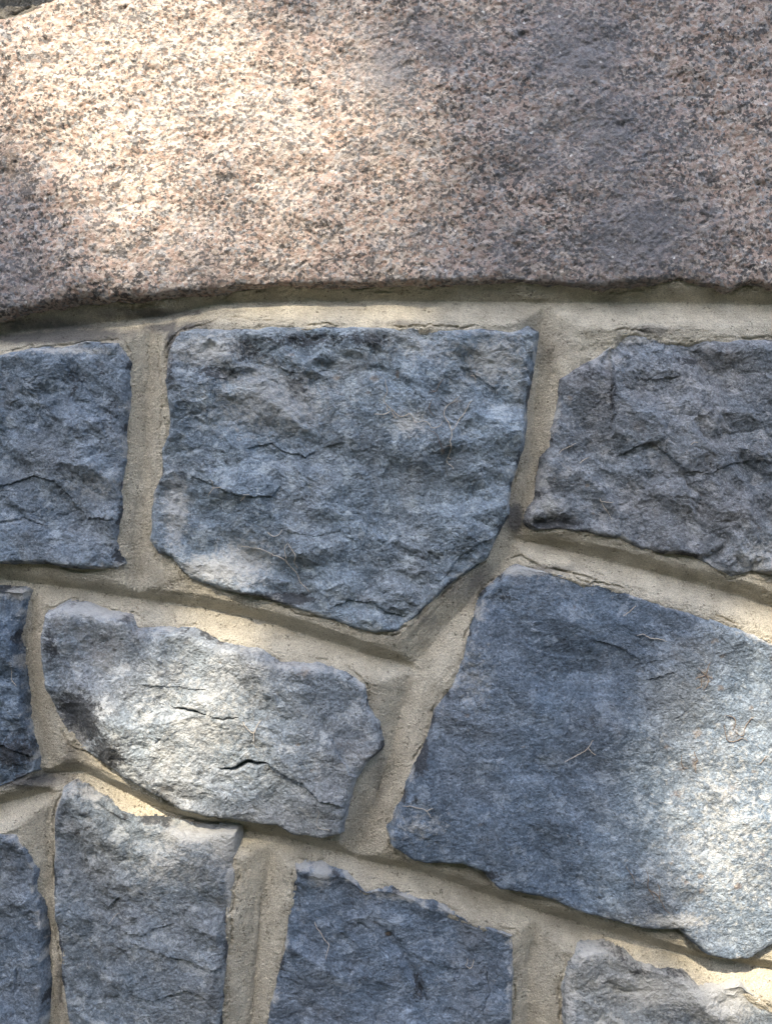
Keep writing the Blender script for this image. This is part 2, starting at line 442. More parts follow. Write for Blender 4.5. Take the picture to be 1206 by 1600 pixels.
# creases of the tooled joints: (points, slope of the upper/left side, slope of the lower/right side)
CR = []
def crease(pts, kind='h', depth=None, up=None, lo=None):
    # 'h' = bed joint: short steep upper side, long lower side running up onto the stone below; 'v' = upright joint
    d, u, l, cu, cl = (-12.0, 1.15, 0.88, 3.5, 8.5) if kind == 'h' else (-5.5, 0.55, 0.55, 5.5, 5.5)
    CR.append((ats(pts, d if depth is None else depth), up or u, lo or l, d if depth is None else depth, cu, cl))
crease([(-230, 566), (-100, 541), (0, 522), (100, 510), (187, 503), (257, 495), (311, 480), (350, 472), (500, 471), (700, 471), (860, 473),
        (1000, 473), (1206, 477), (1350, 482), (1470, 492)], 'h', -12, 0.95, 0.75)
crease([(240, 497), (235, 560), (231, 650), (226, 760), (220, 840), (215, 930)], 'v', -4)
crease([(-190, 885), (-80, 894), (0, 904), (103, 918), (216, 935), (308, 947), (411, 970), (514, 1001), (566, 1019), (642, 1040)])
crease([(642, 1040), (690, 985), (745, 930), (790, 872), (815, 825), (822, 780), (828, 720), (835, 650), (842, 580), (850, 474)], 'v', -9)
crease([(806, 842), (921, 868), (1027, 896), (1133, 924), (1206, 949), (1330, 985), (1445, 1020)])
crease([(642, 1040), (632, 1100), (614, 1160), (602, 1200), (585, 1250), (566, 1300), (556, 1334)], 'v', -8)
crease([(78, 1208), (130, 1204), (190, 1233), (250, 1264), (320, 1286), (360, 1290), (437, 1306), (514, 1327), (580, 1346), (653, 1360), (736, 1389),
        (829, 1420), (891, 1438), (969, 1461), (1047, 1485), (1099, 1497), (1167, 1506), (1206, 1512), (1300, 1530), (1435, 1560)])
crease([(60, 915), (50, 990), (52, 1060), (64, 1130), (80, 1205), (80, 1300), (80, 1350), (73, 1410), (78, 1500), (84, 1600), (90, 1715)], 'v')
crease([(-175, 1262), (-80, 1262), (0, 1256), (41, 1245), (78, 1236)])
crease([(425, 1304), (419, 1370), (409, 1447), (396, 1560), (392, 1600), (375, 1730)], 'v')
crease([(838, 1424), (834, 1470), (827, 1510), (824, 1600), (835, 1735)], 'v')
crease([(-300, 60), (-100, -20), (0, -60), (60, -72), (190, -84), (420, -94), (800, -97), (1250, -90), (1620, -80)], 'v', -2)

# the wall goes on around the picture: coarse courses of the same stone
def plain_cells(xs, ytop, ybot, kind=None):
    for i in range(len(xs) - 1):
        j = lambda a: random.uniform(-a, a)
        x0, x1 = xs[i] + 26, xs[i + 1] - 26
        yt0, yt1, yb0, yb1 = ytop(x0) + 26, ytop(x1) + 26, ybot(x0) - 24, ybot(x1) - 24
        p = []
        for (ax, ay, bx, by) in ((x0, yt0, x1, yt1), (x1, yt1, x1, yb1), (x1, yb1, x0, yb0), (x0, yb0, x0, yt0)):
            for t in (0, 0.33, 0.66):
                a = 5 if t else 9
                p.append((ax + (bx - ax) * t + j(a), ay + (by - ay) * t + j(a)))
        tb = random.uniform(0.88, 1.1)
        stone('o%d' % len(S), p, proud=random.uniform(9, 13) if kind is None else 22, kind=kind,
              tint=(tb, tb, tb * 1.03), outer=True)
    for x in xs:
        crease([(x, ytop(x)), (x + random.uniform(-12, 12), (ytop(x) + ybot(x)) / 2), (x, ybot(x))], 'v')

def lin(*pts):
    xs, ys = zip(*pts)
    return lambda x: float(np.interp(x, xs, ys))
XL, XR = -1500, 2720
T1 = lin((XL, 590), (-230, 566)); T2 = lin((XL, 905), (-190, 885)); T3 = lin((XL, 1300), (-175, 1262)); T4 = lin((XL, 1690), (90, 1715), (835, 1738), (1435, 1745), (XR, 1730))
for f, x0, x1 in ((T1, XL, -230), (T2, XL, -190), (T3, XL, -175)):
    crease([(XL, f(XL)), ((XL + x1) / 2, f((XL + x1) / 2)), (x1, f(x1))])
plain_cells([XL, -1120, -640, -190], T1, T2)
plain_cells([XL, -1010, -560, -185], T2, T3)
plain_cells([XL, -1180, -700, -480, -175], T3, T4)
R1 = lin((1470, 492), (XR, 500)); R2 = lin((1445, 1020), (XR, 1040)); R3 = lin((1435, 1560), (XR, 1420))
for f, x0 in ((R1, 1470), (R2, 1445), (R3, 1435)):
    crease([(x0, f(x0)), ((XR + x0) / 2, f((XR + x0) / 2)), (XR, f(XR))])
plain_cells([1455, 1800, 2250, XR], R1, R2)
plain_cells([1440, 1960, 2300, XR], R2, R3)
plain_cells([1430, 1700, 2150, XR], R3, T4)
T5 = lin((XL, 2120), (600, 2150), (XR, 2110)); T6 = lin((XL, 2640), (XR, 2640))
for f in (T4, T5, T6):
    crease([(x, f(x)) for x in np.linspace(XL, XR, 9)])
plain_cells([XL, -1040, -720, -250, 150, 620, 980, 1500, 1900, 2350, XR], T4, T5)
plain_cells([XL, -900, -400, 40, 420, 860, 1330, 1700, 2200, XR], T5, T6)
G0 = lin((XL, 150), (-300, 95), (0, 0), (190, -62), (800, -97), (1620, -80), (XR, -70)); GT = lin((XL, -480), (XR, -480))
crease([(XL, 150), (-700, 130), (-300, 95)], 'v'); crease([(1620, -80), (2200, -75), (XR, -70)], 'v')
crease([(XL, -480), (600, -480), (XR, -480)], 'v')
plain_cells([XL, -700, -245], G0, T1, 'granite')
plain_cells([1620, 2200, XR], G0, R1, 'granite')
plain_cells([XL, -760, -60, 560, 1290, 1980, XR], GT, G0, 'granite')

for k, s in S.items():
    s['poly'] = ats(s['pts'], 11.0 if s.get('kind') == 'granite' else 7.0)
    a = np.array(s['poly']); s['box'] = (a[:, 0].min(), a[:, 0].max(), a[:, 1].min(), a[:, 1].max())
    s['seed'] = (sum(ord(c) * (i + 3) for i, c in enumerate(k)) * 7) % 400

def stone_sdf(s, u, v):
    """ragged outline"""
    sd = s['seed']
    a = 0.95
    wu = u + a * fbm(u / 16, v / 16, 4, sd + 1, 0.5)
    wv = v + a * fbm(u / 16 + 40, v / 16, 4, sd + 2, 0.5)
    return sd_poly(wu, wv, s['poly'])

# ------------------------------------------------------------------ relief of single stones (traced ledges, cracks, hollows)
def ledge(u, v, pts, amp, lowside=1, wl=14, wh=40, h=20):
    P = ats(pts, h)
    d, side, arc, L = d_line(u, v, P)
    end = np.minimum(arc, 1 - arc) * L
    fade = smooth(-0.5, 7, end)
    s = side * lowside
    return amp * fade * np.where(s > 0, -np.exp(-d / wl) * 0.6, np.exp(-d / wh) * 0.4)

def crack(u, v, pts, depth, width, h=20):
    P = ats(pts, h)
    d, side, arc, L = d_line(u, v, P)
    end = np.minimum(arc, 1 - arc) * L
    w = width * (0.25 + 0.75 * smooth(0, 0.35 * L, end))
    return -depth * np.exp(-(d / w) ** 2)

def chamfer(u, v, pts, slope, lowside=1, h=20):
    d, side, arc, L = d_line(u, v, ats(pts, h))
    return np.where(side * lowside > 0, -slope * d, 0)

def bump(u, v, px, py, rx, ry, ang, amp, h=20):
    cu, cv = at(px, py, h)
    x, y = rot(u - cu, v - cv, ang)
    return amp * np.exp(-((x / rx) ** 2 + (y / ry) ** 2))

# lowside: +1 = the ground on the left of the direction of travel is lower
FEAT = {
 'B': lambda u, v: ledge(u, v, [(88, 556), (105, 580), (127, 602), (150, 640), (165, 690)], 4.5, 1, 10, 30)
    + ledge(u, v, [(-60, 770), (0, 757), (45, 742), (80, 752), (105, 778), (128, 808), (175, 812)], 7, -1, 30, 30)
    + crack(u, v, [(-30, 820), (5, 816), (32, 812), (58, 820)], 5, 1.4) + bump(u, v, 60, 850, 45, 20, 0, -3)
    + crack(u, v, [(75, 592), (90, 590), (110, 610)], 2, 1.4),
 'C': lambda u, v: ledge(u, v, [(292, 741), (320, 752), (345, 765), (380, 775), (422, 776), (440, 758)], 7, -1, 16, 22)
    + ledge(u, v, [(380, 700), (420, 690), (445, 705), (475, 712), (505, 695), (540, 690)], 6.0, -1, 22, 30)
    + ledge(u, v, [(540, 690), (556, 715), (575, 745), (580, 775), (572, 830), (560, 870)], 2.6, 1, 14, 20)
    + ledge(u, v, [(420, 548), (432, 570), (450, 579), (490, 580), (515, 574)], 3.4, -1, 10, 18)
    + ledge(u, v, [(515, 952), (545, 940), (580, 943), (605, 958), (640, 968)], 6.0, -1, 9, 14)
    + ledge(u, v, [(730, 572), (752, 588), (775, 606), (782, 622)], 3.5, -1, 12, 14)
    + ledge(u, v, [(325, 593), (350, 590), (365, 575), (395, 568)], 2.5, -1, 10, 14)
    + ledge(u, v, [(600, 760), (650, 770), (690, 780), (730, 778)], 2.0, -1, 16, 20)
    + ledge(u, v, [(690, 910), (720, 870), (750, 850), (775, 840)], 4.0, -1, 14, 20)
    + ledge(u, v, [(440, 830), (490, 838), (530, 830), (560, 850)], 2.5, -1, 18, 22)
    + bump(u, v, 330, 650, 60, 45, 20, 6) + bump(u, v, 470, 620, 50, 30, -20, 4) + bump(u, v, 640, 820, 90, 60, 30, -4)
    + bump(u, v, 480, 900, 45, 20, 0, -4) + crack(u, v, [(290, 545), (296, 560), (300, 590)], 3, 2),
 'D': lambda u, v: ledge(u, v, [(958, 548), (961, 580), (960, 620), (964, 655), (958, 684)], 9, -1, 16, 26)
    + ledge(u, v, [(968, 712), (998, 696), (1022, 688), (1050, 712), (1075, 735), (1105, 738)], 5.0, -1, 18, 26)
    + ledge(u, v, [(1060, 645), (1090, 650), (1104, 690), (1115, 740)], 4.0, 1, 16, 26)
    + ledge(u, v, [(985, 575), (1000, 590), (1030, 592), (1070, 585)], 2.5, -1, 10, 14)
    + ledge(u, v, [(1110, 740), (1150, 722), (1190, 718)], 4, -1, 12, 16)
    + bump(u, v, 868, 818, 34, 7, 4, -13) + bump(u, v, 1115, 878, 22, 6, 30, -12)
    + crack(u, v, [(855, 748), (862, 765), (870, 775)], 2.5, 1.6) + bump(u, v, 1150, 640, 50, 60, 0, 4),
 'E': lambda u, v: chamfer(u, v, [(40, 1072), (66, 1070), (90, 1074), (118, 1086), (142, 1108), (158, 1135), (175, 1162), (204, 1188), (226, 1214), (250, 1240), (275, 1265)], 0.72, -1)
    + ledge(u, v, [(214, 975), (216, 1010), (214, 1045), (208, 1062)], 3.0, -1, 30, 20) + bump(u, v, 130, 1010, 45, 25, 0, -5)
    + ledge(u, v, [(215, 1070), (260, 1072), (330, 1078)], 1.5, -1, 20, 12)
    + crack(u, v, [(268, 1105), (290, 1108), (305, 1111), (325, 1115)], 7, 1.1) + crack(u, v, [(330, 1118), (348, 1124), (372, 1120)], 3.5, 1.0)
    + crack(u, v, [(346, 1204), (368, 1203), (386, 1191), (400, 1193), (418, 1193)], 13, 1.9)
    + ledge(u, v, [(415, 1192), (440, 1206), (470, 1222), (500, 1248), (540, 1262)], 4.5, -1, 16, 26)
    + ledge(u, v, [(515, 1150), (530, 1180), (548, 1210), (565, 1220)], 5.0, 1, 16, 18)
    + ledge(u, v, [(340, 1160), (370, 1190), (395, 1165), (402, 1130)], 1.2, 1, 10, 14)
    + bump(u, v, 560, 1110, 30, 30, 0, -5) + crack(u, v, [(244, 1160), (255, 1154)], 2.2, 1.2),
 'F': lambda u, v: ledge(u, v, [(-60, 1175), (0, 1168), (30, 1185), (52, 1190)], 8, -1, 16, 22),
 'G': lambda u, v: crack(u, v, [(12, 1570), (18, 1535), (16, 1520)], 2.5, 1.2),
 'H': lambda u, v: ledge(u, v, [(118, 1300), (128, 1345), (138, 1395), (146, 1422), (165, 1426), (182, 1408)], 6.5, -1, 14, 26)
    + ledge(u, v, [(185, 1462), (215, 1468), (240, 1458), (268, 1452)], 3.0, -1, 14, 16)
    + ledge(u, v, [(200, 1480), (260, 1500), (310, 1515), (350, 1520)], 4.0, -1, 24, 24)
    + ledge(u, v, [(200, 1560), (240, 1570), (290, 1555), (330, 1570)], 3.0, -1, 18, 20)
    + bump(u, v, 110, 1440, 22, 50, 0, -5) + bump(u, v, 355, 1470, 7, 40, 0, -9),
 'I': lambda u, v: crack(u, v, [(583, 1452), (606, 1472), (630, 1498), (650, 1540), (668, 1575)], 4.5, 4.0)
    + crack(u, v, [(604, 1470), (611, 1474)], 8, 2.0) + crack(u, v, [(470, 1398), (495, 1430), (520, 1462)], 2.5, 2.5)
    + ledge(u, v, [(640, 1500), (690, 1520), (740, 1524)], 2.0, -1, 14, 18) + crack(u, v, [(762, 1530), (768, 1560), (755, 1590)], 2.5, 1.2),
 'J': lambda u, v: ledge(u, v, [(906, 1005), (912, 1040), (908, 1075), (893, 1098), (890, 1130), (886, 1160)], 2.6, 1, 18, 26)
    + ledge(u, v, [(800, 990), (840, 1020), (880, 1028), (908, 1032)], 3.2, 1, 22, 22)
    + ledge(u, v, [(925, 1000), (975, 1015), (1005, 1035), (1015, 1065), (1060, 1050)], 4.0, -1, 14, 22)
    + ledge(u, v, [(1000, 1235), (975, 1265), (972, 1290), (962, 1325)], 2.4, -1, 16, 22)
    + ledge(u, v, [(1055, 1130), (1085, 1105), (1115, 1080)], 1.6, -1, 12, 16)
    + bump(u, v, 775, 945, 18, 14, -30, -9) + bump(u, v, 1180, 1230, 130, 120, 0, 6) + bump(u, v, 662, 1165, 9, 32, 20, -6)
    + bump(u, v, 830, 960, 40, 16, -40, 2.5),
 'K': lambda u, v: ledge(u, v, [(900, 1560), (950, 1550), (1000, 1570)], 1.5, -1, 12, 14),
}
# blobs of colour on single stones: (px, py, rx, ry, strength)
SMEAR_SUN = {
 'C': [(320, 545, 60, 25, .5), (420, 620, 110, 60, .38), (330, 890, 70, 22, .6), (380, 880, 50, 40, .5), (770, 560, 50, 40, .5), (270, 800, 20, 60, .55), (640, 660, 30, 20, .5), (700, 545, 110, 25, .25)],
 'E': [(150, 955, 80, 14, .6), (330, 1130, 130, 110, .22), (100, 1160, 40, 30, .3), (470, 1040, 90, 12, .4)],
 'H': [(350, 1320, 25, 40, .75), (300, 1310, 60, 15, .6), (110, 1235, 25, 18, .3), (260, 1350, 70, 50, .3), (358, 1400, 8, 60, .7)],
 'K': [(1040, 1560, 90, 26, .62), (1140, 1565, 60, 40, .7), (930, 1495, 60, 18, .4), (890, 1560, 12, 60, .4)],
 'J': [(1150, 1300, 120, 180, .22), (820, 893, 50, 8, .7), (660, 1290, 40, 26, .3), (740, 1060, 30, 60, .25), (1060, 1440, 60, 12, .5)],  # broad faint patch paints the sunlit right side paler; the others are lime
 'I': [(500, 1370, 16, 26, .7), (640, 1410, 60, 8, .5)], 'D': [(860, 790, 20, 20, .4), (1000, 527, 40, 6, .5), (1180, 870, 40, 40, .3)],
 'B': [(100, 545, 80, 6, .5), (150, 760, 60, 30, .25)], 'F': [(25, 930, 30, 10, .6), (30, 1000, 8, 30, .5)], 'G': [(20, 1310, 30, 10, .4)],
}
DARK = {  # black lichen and dark edges, plus shade painted on facets and in hollows
 'C': [(480, 528, 70, 16, .5), (460, 600, 28, 32, .5), (380, 545, 40, 24, .5), (335, 580, 40, 18, .5), (440, 938, 50, 10, .95), (262, 560, 10, 60, .55), (700, 590, 60, 14, .25), (580, 530, 50, 18, .5)],
 'H': [(362, 1370, 7, 75, .75), (355, 1490, 8, 50, .8), (120, 1245, 25, 12, .4)], 'J': [(672, 1120, 9, 24, .8), (655, 1185, 14, 30, .9), (785, 935, 26, 22, .35), (760, 1370, 30, 10, .6), (650, 1250, 12, 14, .4)],
 'D': [(868, 818, 50, 9, .9), (1085, 560, 30, 12, .5), (960, 620, 8, 60, .4), (920, 580, 40, 16, .4), (1060, 865, 30, 6, .7)],  # shade painted into the hollow at the foot and beside the step
 'E': [(205, 965, 22, 10, .8), (120, 1125, 46, 46, .8), (80, 1010, 14, 40, .5), (165, 1180, 36, 36, .65)], 'K': [(955, 1487, 18, 8, .8), (1005, 1530, 22, 8, .6), (890, 1560, 8, 40, .6)],  # broad E patches paint shade onto its lower-left facet
 'I': [(655, 1550, 12, 36, .5), (608, 1472, 5, 4, 1.2), (465, 1362, 8, 10, .8)], 'F': [(10, 1180, 50, 30, .6)], 'B': [(170, 640, 30, 80, .3), (110, 600, 20, 40, .35), (180, 870, 16, 20, .6)],
}
STAIN = {
 'C': [(585, 590, 10, 8, .9), (621, 582, 4, 8, 1.1), (575, 612, 5, 4, 1.0), (676, 608, 6, 4, .8), (715, 625, 9, 6, .7), (692, 705, 6, 8, .8), (525, 588, 9, 5, .9), (455, 552, 6, 4, .9), (600, 650, 12, 6, .5)],
 'D': [(893, 620, 6, 6, .8), (922, 758, 5, 4, .9), (868, 748, 4, 4, .8), (932, 802, 4, 4, .8), (1190, 825, 6, 6, .7)],
 'E': [(475, 1050, 14, 10, .8), (466, 1162, 5, 7, .8), (298, 1200, 4, 7, .6), (345, 1035, 5, 4, .7), (488, 1202, 6, 4, .7)],
 'J': [(1105, 1060, 16, 22, .75), (1130, 1078, 10, 7, .8), (1135, 1028, 7, 5, .8), (1120, 1003, 14, 7, .7), (1155, 1150, 22, 22, .65), (1095, 1150, 12, 12, .8), (1090, 1195, 7, 18, .8), (1070, 1205, 14, 14, .6),
       (1045, 1170, 8, 6, .8), (1062, 1245, 18, 12, .65), (1150, 1235, 18, 10, .6), (1095, 1370, 8, 6, .9), (1096, 1393, 5, 6, .9), (1155, 1388, 9, 6, 1.0), (1072, 1380, 6, 8, .8), (1050, 1350, 6, 5, .7),
       (1180, 1110, 6, 5, .8), (1185, 1210, 8, 5, .7), (820, 1170, 6, 4, .7), (860, 1205, 8, 6, .5), (730, 1120, 6, 5, .7), (750, 1290, 6, 5, .7), (1010, 1050, 26, 14, .45), (900, 950, 6, 5, .6), (1195, 1340, 8, 10, .7)],
 'I': [(606, 1472, 8, 5, .8), (735, 1515, 6, 5, .5)], 'K': [(980, 1580, 12, 8, .5), (1080, 1588, 10, 6, .5)], 'H': [(115, 1560, 12, 16, .5)],
}
STAIN['granite'] = [(540, 200, 90, 20, .55), (600, 260, 60, 40, .5), (480, 250, 40, 10, .5), (350, 185, 40, 6, .6), (130, 70, 18, 8, .7), (10, 250, 20, 60, .6), (560, 60, 80, 20, .5), (300, 430, 120, 16, .4), (680, 230, 60, 60, .4)]

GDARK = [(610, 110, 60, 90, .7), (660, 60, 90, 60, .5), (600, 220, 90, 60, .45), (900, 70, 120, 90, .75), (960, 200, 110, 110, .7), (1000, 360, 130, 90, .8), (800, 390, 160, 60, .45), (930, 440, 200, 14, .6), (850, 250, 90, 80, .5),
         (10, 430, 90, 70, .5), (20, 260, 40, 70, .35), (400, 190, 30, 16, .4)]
def blobs(u, v, lst):
    r = np.zeros_like(u)
    for px, py, rx, ry, a in lst:
        cu, cv = at(px, py, 20)
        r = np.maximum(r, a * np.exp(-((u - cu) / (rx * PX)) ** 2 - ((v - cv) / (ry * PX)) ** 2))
    return r

def blue_height(key, s, u, v, sd):
    sd0 = s['seed']; r = random.Random(sd0)
    pl = sd_poly(u, v, s['poly'])
    gv = np.gradient(pl, axis=0); gu = np.gradient(pl, axis=1)
    gl = np.sqrt(gu * gu + gv * gv) + 1e-6
    top = smooth(0.1, 0.9, -gv / gl)
    wob = 0.6 + 0.8 * (fbm(u / 30, v / 30, 2, sd0 + 9) * 0.5 + 0.5)
    he = 5.6 * (1 - top) + 8.0 * top + 1.1 * fbm(u / 20, v / 20, 3, sd0 + 11, 0.45)
    w = (1.6 + 0.8 * top) * wob
    P = s['proud']
    cu, cv = 0.5 * (s['box'][0] + s['box'][1]), 0.5 * (s['box'][2] + s['box'][3])
    tu, tv = r.uniform(-0.03, 0.03), r.uniform(-0.03, 0.02)
    body = P + tu * (u - cu) + tv * (v - cv)
    rgh = s.get('rough', 1.0)
    ang = s.get('grain', r.uniform(-40, -20))
    wu = u + 5 * fbm(u / 45, v / 45, 3, sd0 + 21); wv = v + 5 * fbm(u / 45 + 9, v / 45, 3, sd0 + 24)
    a, b = rot(wu, wv, ang)
    ja = a + 1.6 * perlin(u / 7, v / 7, sd0 + 26); jb = b + 1.6 * perlin(u / 7 + 5, v / 7, sd0 + 28)
    amt = smooth(-0.4, 0.5, fbm(u / 60, v / 60, 2, sd0 + 47)) * 0.9 + 0.15
    # broad split planes, then smaller and smaller chips along the grain of the rock
    body += (0.4 + 0.6 * rgh) * 9.0 * facet(a / 85 + 3, b / 60 + 1, sd0)
    body += rgh * 5.8 * facet(ja / 34 + 7, jb / 24, sd0 + 1)
    body += rgh * amt * 3.0 * facet(ja / 15, jb / 12 + 4, sd0 + 2)
    body += (0.25 + 0.75 * rgh * amt) * 1.0 * facet(ja / 6.5, jb / 5.8, sd0 + 3)
    body += (0.35 + 0.4 * rgh) * 0.55 * facet(ja / 3.1, jb / 2.7, sd0 + 4)
    body += rgh * 1.2 * amt * terrace(fbm(a / 34, b / 13, 4, sd0 + 41, 0.55), 3.2, 0.85)
    body -= (0.4 + 0.6 * rgh) * 0.9 * np.maximum(0, perlin(ja / 3.4, jb / 3.0, sd0 + 65) - 0.15)
    if key in FEAT:
        fu = u + 1.1 * fbm(u / 9, v / 9, 3, sd0 + 81); fv = v + 1.1 * fbm(u / 9 + 30, v / 9, 3, sd0 + 84)
        body += {'E': 0.95, 'I': 0.95, 'D': 0.6, 'H': 0.7, 'B': 0.42}.get(key, 0.45) * FEAT[key](fu, fv)
    e = np.exp(-np.maximum(sd, 0) / w)
    body = np.maximum(body, (4.5 if key == 'E' else 3.2) + 1.2 * fbm(u / 12, v / 12, 2, sd0 + 95))
    H = body * (1 - e) + he * e
    H = np.where(sd < 0, np.minimum(H, he) + sd * 3.0, H)
    return H

def granite_height(key, s, u, v, sd):
    sd0 = s['seed']
    gv = np.gradient(sd, axis=0); gu = np.gradient(sd, axis=1)
    gl = np.sqrt(gu * gu + gv * gv) + 1e-6
    P = s['proud']
    w = 3.5 + 2 * fbm(u / 50, v / 50, 2, sd0 + 9)
    wu = u + 4 * fbm(u / 20, v / 20, 3, sd0 + 21); wv = v + 4 * fbm(u / 20 + 9, v / 20, 3, sd0 + 24)
    body = P + 6 * fbm(u / 150, v / 150, 3, sd0 + 31) + 1.8 * fbm(wu / 42, wv / 34, 3, sd0 + 37)
    n = fbm(wu / 15, wv / 14, 4, sd0 + 41, 0.6)
    body += 0.6 * terrace(n, 2.4, 0.6)
    body += 0.55 * fbm(wu / 6.0, wv / 5.7, 3, sd0 + 51, 0.65)
    body += 0.6 * np.minimum(0, ridged(wu / 13, wv / 12, 3, sd0 + 61) - 0.35)
    qu, qv = rot(wu + 5 * fbm(u / 14, v / 14, 3, sd0 + 78), wv + 5 * fbm(u / 14 + 8, v / 14, 3, sd0 + 79), 14)
    d1, d2, hh = worley(qu / 21, qv / 13, sd0 + 3)
    pit = np.exp(-((d1 / 0.22) ** 2)) * smooth(0.55, 1.0, hh[..., 2]) * smooth(-0.1, 0.4, fbm(u / 60, v / 60, 2, sd0 + 77))
    body -= 2.4 * pit * (1 + 0.8 * fbm(u / 4, v / 4, 2, sd0 + 75))
    d1, d2, hh = worley(qu / 8, qv / 6, sd0 + 4)
    body += 0.9 * (hh[..., 3] - 0.5) * smooth(0, 0.15, d2 - d1)
    body += 0.5 * fbm(u / 2.6, v / 2.6, 1, sd0 + 71)
    e = np.exp(-np.maximum(sd, 0) / w)
    he = 7 + 2.0 * fbm(u / 10, v / 10, 3, sd0 + 11)
    H = body * (1 - e) + he * e
    return np.where(sd < 0, np.minimum(H, he) + sd * 5.0, H)

# ------------------------------------------------------------------ the wall
wall = bpy.data.objects.new('stone_wall', None); COL.objects.link(wall)
wall.location = (0, 0, ZC)
wall['label'] = 'wall of blue-grey split stones in buff mortar under a course of pink granite'
wall['category'] = 'wall'

LABEL = {
 'granite': 'speckled pink-grey granite block with rough pecked face along the top',
 'B': 'dark blue stone at the left edge with a hollow near its foot',
 'C': 'large central five-sided blue-grey stone with pale rootlets',
 'D': 'grey-blue stone at the right edge with a short upright step in its face',
 'E': 'pale sunlit stone with two dark cracks',
 'F': 'narrow dark blue stone cut off by the left edge',
 'G': 'dark blue stone in the bottom left corner',
 'H': 'blue-grey stone with white lime flecks along its right edge',
 'I': 'blue stone at the foot of the picture with a slanting groove',
 'J': 'largest smooth blue-grey stone, sunlit at right with rusty spots',
 'K': 'pale lime-smeared stone in the bottom right corner',
}
HF = {}    # height fields kept for the rootlets
def build_stone(key, s):
    outer = s.get('outer', False)
    gran = s.get('kind') == 'granite'
    step = 4.0 if outer else (1.15 if gran else 1.05)
    x0, x1, y0, y1 = s['box']
    us = np.arange(x0 - 6, x1 + 6, step, dtype=f32); vs = np.arange(y0 - 6, y1 + 6, step, dtype=f32)
    U, V = np.meshgrid(us, vs)
    sd = stone_sdf(s, U, V).astype(f32)
    H = (granite_height if gran else blue_height)(key, s, U, V, sd).astype(f32)
    H = np.maximum(H, -45)
    keep = sd > -max(5.0, step * 1.3)
    attrs = {'stain': blobs(U, V, STAIN.get(key, []))}
    if gran:
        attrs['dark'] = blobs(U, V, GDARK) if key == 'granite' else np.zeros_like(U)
    else:
        sd0 = s['seed']
        edge = np.exp(-np.maximum(sd, 0) / 5.0)
        en = fbm(U / 22, V / 22, 3, sd0 + 91)
        attrs['smear_sun'] = np.maximum(blobs(U, V, SMEAR_SUN.get(key, [])), edge * smooth(-0.1, 0.6, en) * 0.42)
        attrs['dark'] = np.maximum(blobs(U, V, DARK.get(key, [])), edge * smooth(0.0, 0.6, -en) * 0.55)
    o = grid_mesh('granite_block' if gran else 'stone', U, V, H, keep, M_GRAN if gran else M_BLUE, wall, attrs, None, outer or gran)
    if not gran:
        t = s.get('tint', (1, 1, 1)); o.color = (*t, 1)
    if key in LABEL: o['label'] = LABEL[key]
    if not outer: HF[key] = (us, vs, H, sd)
for k, s in S.items():
    build_stone(k, s)

